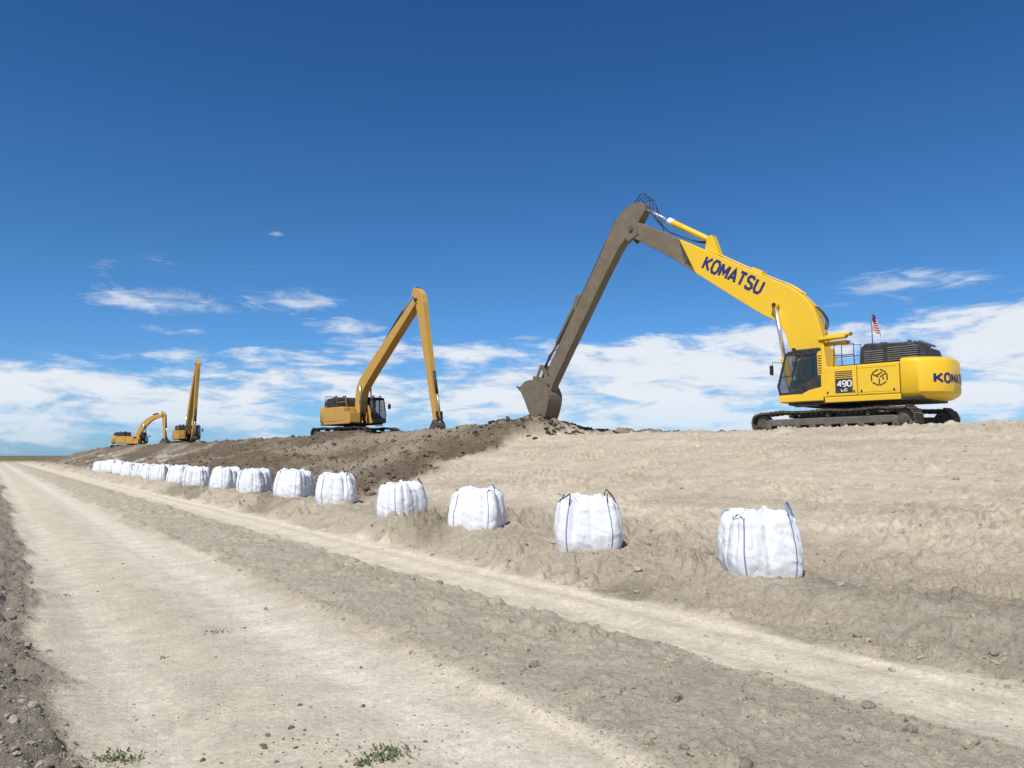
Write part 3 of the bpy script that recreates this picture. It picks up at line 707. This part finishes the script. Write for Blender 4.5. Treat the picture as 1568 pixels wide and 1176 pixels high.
def flag():
    hd=math.radians(101);ox,oy=26.8,16.9
    lx,ly=-.98,.2
    fx=ox+lx*math.cos(hd)-ly*math.sin(hd);fy=oy+lx*math.sin(hd)+ly*math.cos(hd);z0=2.6+3.1
    rt=empty('american_flag',(fx,fy,z0),math.radians(-34))
    cyl('flag_pole',(0,0,0),(0,0,1.45),.018,M['greyp'],rt,8)
    nx,nz=20,26;V=[];F=[]
    for i_ in range(nz+1):
        for j_ in range(nx+1):
            a=j_/nx;b=i_/nz
            V.append((.02+a*.36*(.6+.3*b)+.03*math.sin(b*5+a*4),.07*math.sin(a*13+b*2)*(.3+a),1.38-b*.62-a*.42-.05*math.sin(a*6)))
    for i_ in range(nz):
        for j_ in range(nx):F.append((i_*(nx+1)+j_,i_*(nx+1)+j_+1,(i_+1)*(nx+1)+j_+1,(i_+1)*(nx+1)+j_))
    me=pymesh('flag_cloth',V,F,True);add('flag_cloth',me,[M['red'],M['white'],M['bluecloth']],rt)
    for k,p in enumerate(me.polygons):
        i_,j_=divmod(k,nx)
        p.material_index=2 if (i_<14 and j_<8) else (i_//2)%2
flag()
def rig(root,Y,boom,arm,bw=.3,aw=.22,kb=1.0,outer=1):
    prism('boom',path_outline(smooth_poly(boom,4)),-bw,bw,Y,root,.03)
    prism('arm',path_outline(smooth_poly(arm,3)),-aw,aw,Y,root,.02)
    b0=Vector((boom[-1][0],0,boom[-1][1]))
    n=len(boom);p=Vector((boom[n-2][0],0,boom[n-2][1]));d=(b0-p).normalized();nn=Vector((-d.z,0,d.x))
    st=p+nn*(boom[n-2][2]*.5+.15);a0=Vector((arm[0][0],0,arm[0][1]))
    cyl('arm_cylinder',st,st+(a0-st)*.6,.13,M['black'],root);cyl('arm_cylinder_rod',st+(a0-st)*.55,a0,.07,M['chrome'],root)
    cyl('elbow_pin',b0+Vector((0,-bw-.08,0)),b0+Vector((0,bw+.08,0)),.12,M['black'],root)
    t=boom[2]
    for q in(-.45,.45):
        cyl('boom_cylinder',(1.9,q,1.6),(1.9+(t[0]-1.9)*.5,q,1.6+(t[1]-1.6)*.5),.13,M['black'],root)
        cyl('boom_cylinder_rod',(1.9+(t[0]-1.9)*.5,q,1.6+(t[1]-1.6)*.5),(t[0],q,t[1]),.07,M['chrome'],root)
    e=Vector((arm[-1][0],0,arm[-1][1]));m_=Vector((arm[1][0],0,arm[1][1]));dd=(e-m_).normalized();no=Vector((-dd.z,0,dd.x))
    if no.x<0:no=-no
    no=no*.38
    L=(e-m_).length;f0=.62 if kb<1 else .05
    pa=m_+dd*L*f0+no;pb=m_+dd*L*.94+no
    cyl('bucket_cylinder',pa,pa+(pb-pa)*.55,.1,M['black'],root);cyl('bucket_cylinder_rod',pa+(pb-pa)*.5,pb,.05,M['chrome'],root)
    for q in(-.2,.14):
        prism('bucket_link',[(pb.x-.07,pb.z),(pb.x+.07,pb.z),(e.x+.35,e.z-.2),(e.x+.2,e.z-.25)],q,q+.06,M['black'],root,.0)
        prism('bucket_link',[(pb.x-.07,pb.z+.04),(pb.x+.07,pb.z-.04),(e.x+.05,e.z+.1),(e.x-.08,e.z+.2)],q,q+.06,M['black'],root,.0)
    k=kb
    pr=[(e.x+a*k,e.z+b*k) for a,b in((.45,-.15),(.6,-.5),(.45,-.95),(.1,-1.15),(-.35,-1.1),(-.75,-.85))]
    bucket(root,smooth_poly(pr,3),smooth_poly(pr,3)+[(e.x-.2*k,e.z-.1*k),(e.x,e.z+.1)],.45*k,M['track'])
    op=path_outline(smooth_poly(boom,3));h=op[:len(op)//2]
    tube('hydraulic_hose',[(a,.15,b+.05) for a,b in h[2::3]]+[(arm[0][0],.15,arm[0][1]+.3),(arm[1][0]+.4,.15,arm[1][1])],.035,M['hose'],root)
r2,Y2=excavator((23.0,55.6,3.0),math.radians(-84),math.radians(12),'oyellow','black',False)
rig(r2,Y2,[(.8,1.9,.55),(.95,3.0,.9),(1.45,4.1,1.0),(4.6,6.5,.85),(8.75,9.4,.45)],[(8.2,10.1,.45),(8.95,9.5,.9),(9.55,7.2,.68),(11.1,1.0,.36)],kb=.72)
for z in(2.9,3.3):tube('guard_rail',[(-2.2,-1.4,z),(-2.2,1.3,z),(-.4,1.3,z)],.03,M['greyp'],r2,False)
for p in((-2.2,-1.4),(-2.2,1.3),(-.4,1.3),(-1.3,1.3)):tube('guard_post',[(p[0],p[1],2.4),(p[0],p[1],3.3)],.03,M['greyp'],r2,False)
r3,Y3=excavator((23.6,120,2.95),math.radians(-90),math.radians(8),'oyellow','black',False)
rig(r3,Y3,[(.8,1.9,.6),(.95,3.2,.95),(1.4,4.6,1.1),(3.3,8.0,.9),(5.6,11.6,.5)],[(5.0,12.2,.5),(5.75,11.6,.9),(5.4,8.6,.7),(4.5,1.6,.4)],kb=.72)
r4,Y4=excavator((19.3,141,2.65),math.radians(-38),math.radians(10),'oyellow','black',False,scale=.92)
rig(r4,Y4,[(.8,1.9,.55),(1.3,3.2,.8),(2.3,4.7,.95),(3.8,5.8,.75),(5.6,6.2,.45)],[(5.2,6.7,.45),(5.7,6.2,.7),(5.85,4.6,.55),(6.0,2.0,.35)],kb=1.25)
# ------------------------------------------------------------------ world
w=bpy.data.worlds.new("World");scene.world=w;w.use_nodes=True;nt=w.node_tree;N=nt.nodes;L=nt.links
bg=N['Background'];BS=.07;bg.inputs['Strength'].default_value=BS
SE=math.radians(54);sv=Vector((-.86,-.51,0)).normalized()
sky=N.new('ShaderNodeTexSky');sky.sky_type='NISHITA';sky.sun_disc=False;sky.sun_elevation=SE;sky.sun_rotation=math.atan2(sv.x,sv.y)
sky.air_density=1.0;sky.dust_density=.3;sky.ozone_density=2.5
def m(op,*a):
    q=N.new('ShaderNodeMath');q.operation=op
    for k,x in enumerate(a):
        if isinstance(x,(int,float)):q.inputs[k].default_value=x
        else:L.new(x,q.inputs[k])
    return q.outputs[0]
tc=N.new('ShaderNodeTexCoord');sp=N.new('ShaderNodeSeparateXYZ');L.new(tc.outputs['Generated'],sp.inputs[0])
AZ=m('MULTIPLY',m('ARCTAN2',sp.outputs[0],sp.outputs[1]),57.2958)
EL=m('MULTIPLY',m('ARCSINE',sp.outputs[2]),57.2958)
def vec(x,y,z):
    c=N.new('ShaderNodeCombineXYZ')
    for k,q in enumerate((x,y,z)):
        if isinstance(q,(int,float)):c.inputs[k].default_value=q
        else:L.new(q,c.inputs[k])
    return c.outputs[0]
def nz(v,sc,det,ro,dist=0,):
    n=N.new('ShaderNodeTexNoise');n.inputs['Scale'].default_value=sc;n.inputs['Detail'].default_value=det;n.inputs['Roughness'].default_value=ro;n.inputs['Distortion'].default_value=dist
    L.new(v,n.inputs['Vector']);return n.outputs[0]
n1=nz(vec(m('MULTIPLY',AZ,.075),m('MULTIPLY',EL,.30),3.3),1,10,.62,.25)
n2=nz(vec(m('MULTIPLY',AZ,.22),m('MULTIPLY',EL,.85),1.3),1,9,.62,.4)
dz=m('SUBTRACT',AZ,34)
ec=m('MULTIPLY_ADD',dz,.04,4.7);wd=m('MULTIPLY_ADD',dz,.02,3.9)
bias=m('SUBTRACT',1.05,m('POWER',m('ABSOLUTE',m('DIVIDE',m('SUBTRACT',EL,ec),wd)),3.0))
den=m('ADD',m('MULTIPLY',m('SUBTRACT',n1,.5),4.6),bias)
den=m('ADD',den,m('MULTIPLY',m('SUBTRACT',n2,.5),3.6))
def sstep(x,a,b):
    r=N.new('ShaderNodeMapRange');r.interpolation_type='SMOOTHSTEP';L.new(x,r.inputs[0]);r.inputs[1].default_value=a;r.inputs[2].default_value=b;return r.outputs[0]
d1=m('MULTIPLY',sstep(den,.1,1.35),m('MULTIPLY_ADD',sstep(EL,.5,4.5),.36,.56))
tot=None
wn=nz(vec(m('MULTIPLY_ADD',EL,.5,m('MULTIPLY',AZ,.35)),m('MULTIPLY_ADD',AZ,-.12,m('MULTIPLY',EL,1.3)),8.1),1,9,.65,.5)
for a0,e0,wa,we,am in((8.6,10.4,4.6,.9,.95),(17.9,11.0,3.8,.8,.95),(10,8.7,2.2,.6,.6),(61.6,11.4,4.2,.9,.95),(21.5,9.3,3.2,.7,.9),(9,13,1.3,.9,.5),(16.6,15.7,.6,.25,.45),(14.5,13.1,1.0,.3,.4),(58,10.2,5,.5,.3),(5,12,3,1.5,.25)):
    g=m('ADD',m('POWER',m('ABSOLUTE',m('DIVIDE',m('SUBTRACT',AZ,a0),wa)),2),m('POWER',m('ABSOLUTE',m('DIVIDE',m('SUBTRACT',EL,e0),we)),2))
    g=m('MULTIPLY',m('EXPONENT',m('MULTIPLY',g,-1)),am)
    tot=g if tot is None else m('MAXIMUM',tot,g)
d2=m('MULTIPLY',sstep(m('ADD',m('MULTIPLY',m('SUBTRACT',wn,.5),2.4),m('SUBTRACT',tot,.25)),0,1.0),.75)
d2=m('MULTIPLY',d2,sstep(tot,.04,.3))
D=m('MAXIMUM',d1,d2)
# atmosphere grade with elevation (deeper blue high up)
ramp=N.new('ShaderNodeValToRGB');cr=ramp.color_ramp
stops=[(0,(.62,1.12,2.0)),(.10,(.58,1.08,1.72)),(.30,(.48,1.0,1.50)),(.62,(.34,.83,1.33)),(1,(.26,.66,1.12))]
cr.elements[0].position=0;cr.elements[1].position=1
for k,(p_,c_) in enumerate(stops):
    e=cr.elements[0] if k==0 else (cr.elements[len(cr.elements)-1] if p_==1 else cr.elements.new(p_))
    e.color=(c_[0]/2.2,c_[1]/2.2,c_[2]/2.2,1)
L.new(m('DIVIDE',EL,45.0),ramp.inputs[0])
mul=N.new('ShaderNodeVectorMath');mul.operation='MULTIPLY';L.new(sky.outputs[0],mul.inputs[0]);L.new(ramp.outputs[0],mul.inputs[1])
sc=N.new('ShaderNodeVectorMath');sc.operation='SCALE';sc.inputs['Scale'].default_value=2.25;L.new(mul.outputs[0],sc.inputs[0])
cc_=N.new('ShaderNodeMix');cc_.data_type='RGBA';cc_.inputs[6].default_value=(.52/BS,.63/BS,.78/BS,1);cc_.inputs[7].default_value=(.85/BS,.88/BS,.92/BS,1)
L.new(sstep(m('ADD',n2,m('MULTIPLY',m('SUBTRACT',n1,.5),.8)),.32,.6),cc_.inputs[0])
fin=N.new('ShaderNodeMix');fin.data_type='RGBA';L.new(D,fin.inputs[0]);L.new(sc.outputs[0],fin.inputs[6]);L.new(cc_.outputs[2],fin.inputs[7])
L.new(fin.outputs[2],bg.inputs['Color'])
# sun
sl_=bpy.data.lights.new('sun','SUN');sl_.energy=5.0;sl_.angle=math.radians(.5);sl_.color=(1,.96,.89)
so=bpy.data.objects.new('sun',sl_);COL.objects.link(so)
dirv=Vector((sv.x*math.cos(SE),sv.y*math.cos(SE),math.sin(SE)))
so.rotation_euler=dirv.to_track_quat('Z','Y').to_euler();so.location=dirv*50
# camera
cd=bpy.data.cameras.new('camera');cam=bpy.data.objects.new('camera',cd);COL.objects.link(cam)
cam.location=(0,0,1.75);cam.rotation_euler=(math.radians(95.3),0,math.radians(-34))
cd.sensor_fit='HORIZONTAL';cd.sensor_width=36;cd.lens=36*1178/1568;cd.clip_start=.05;cd.clip_end=20000
scene.camera=cam
scene.view_settings.view_transform='Standard';scene.view_settings.look='None';scene.view_settings.exposure=0
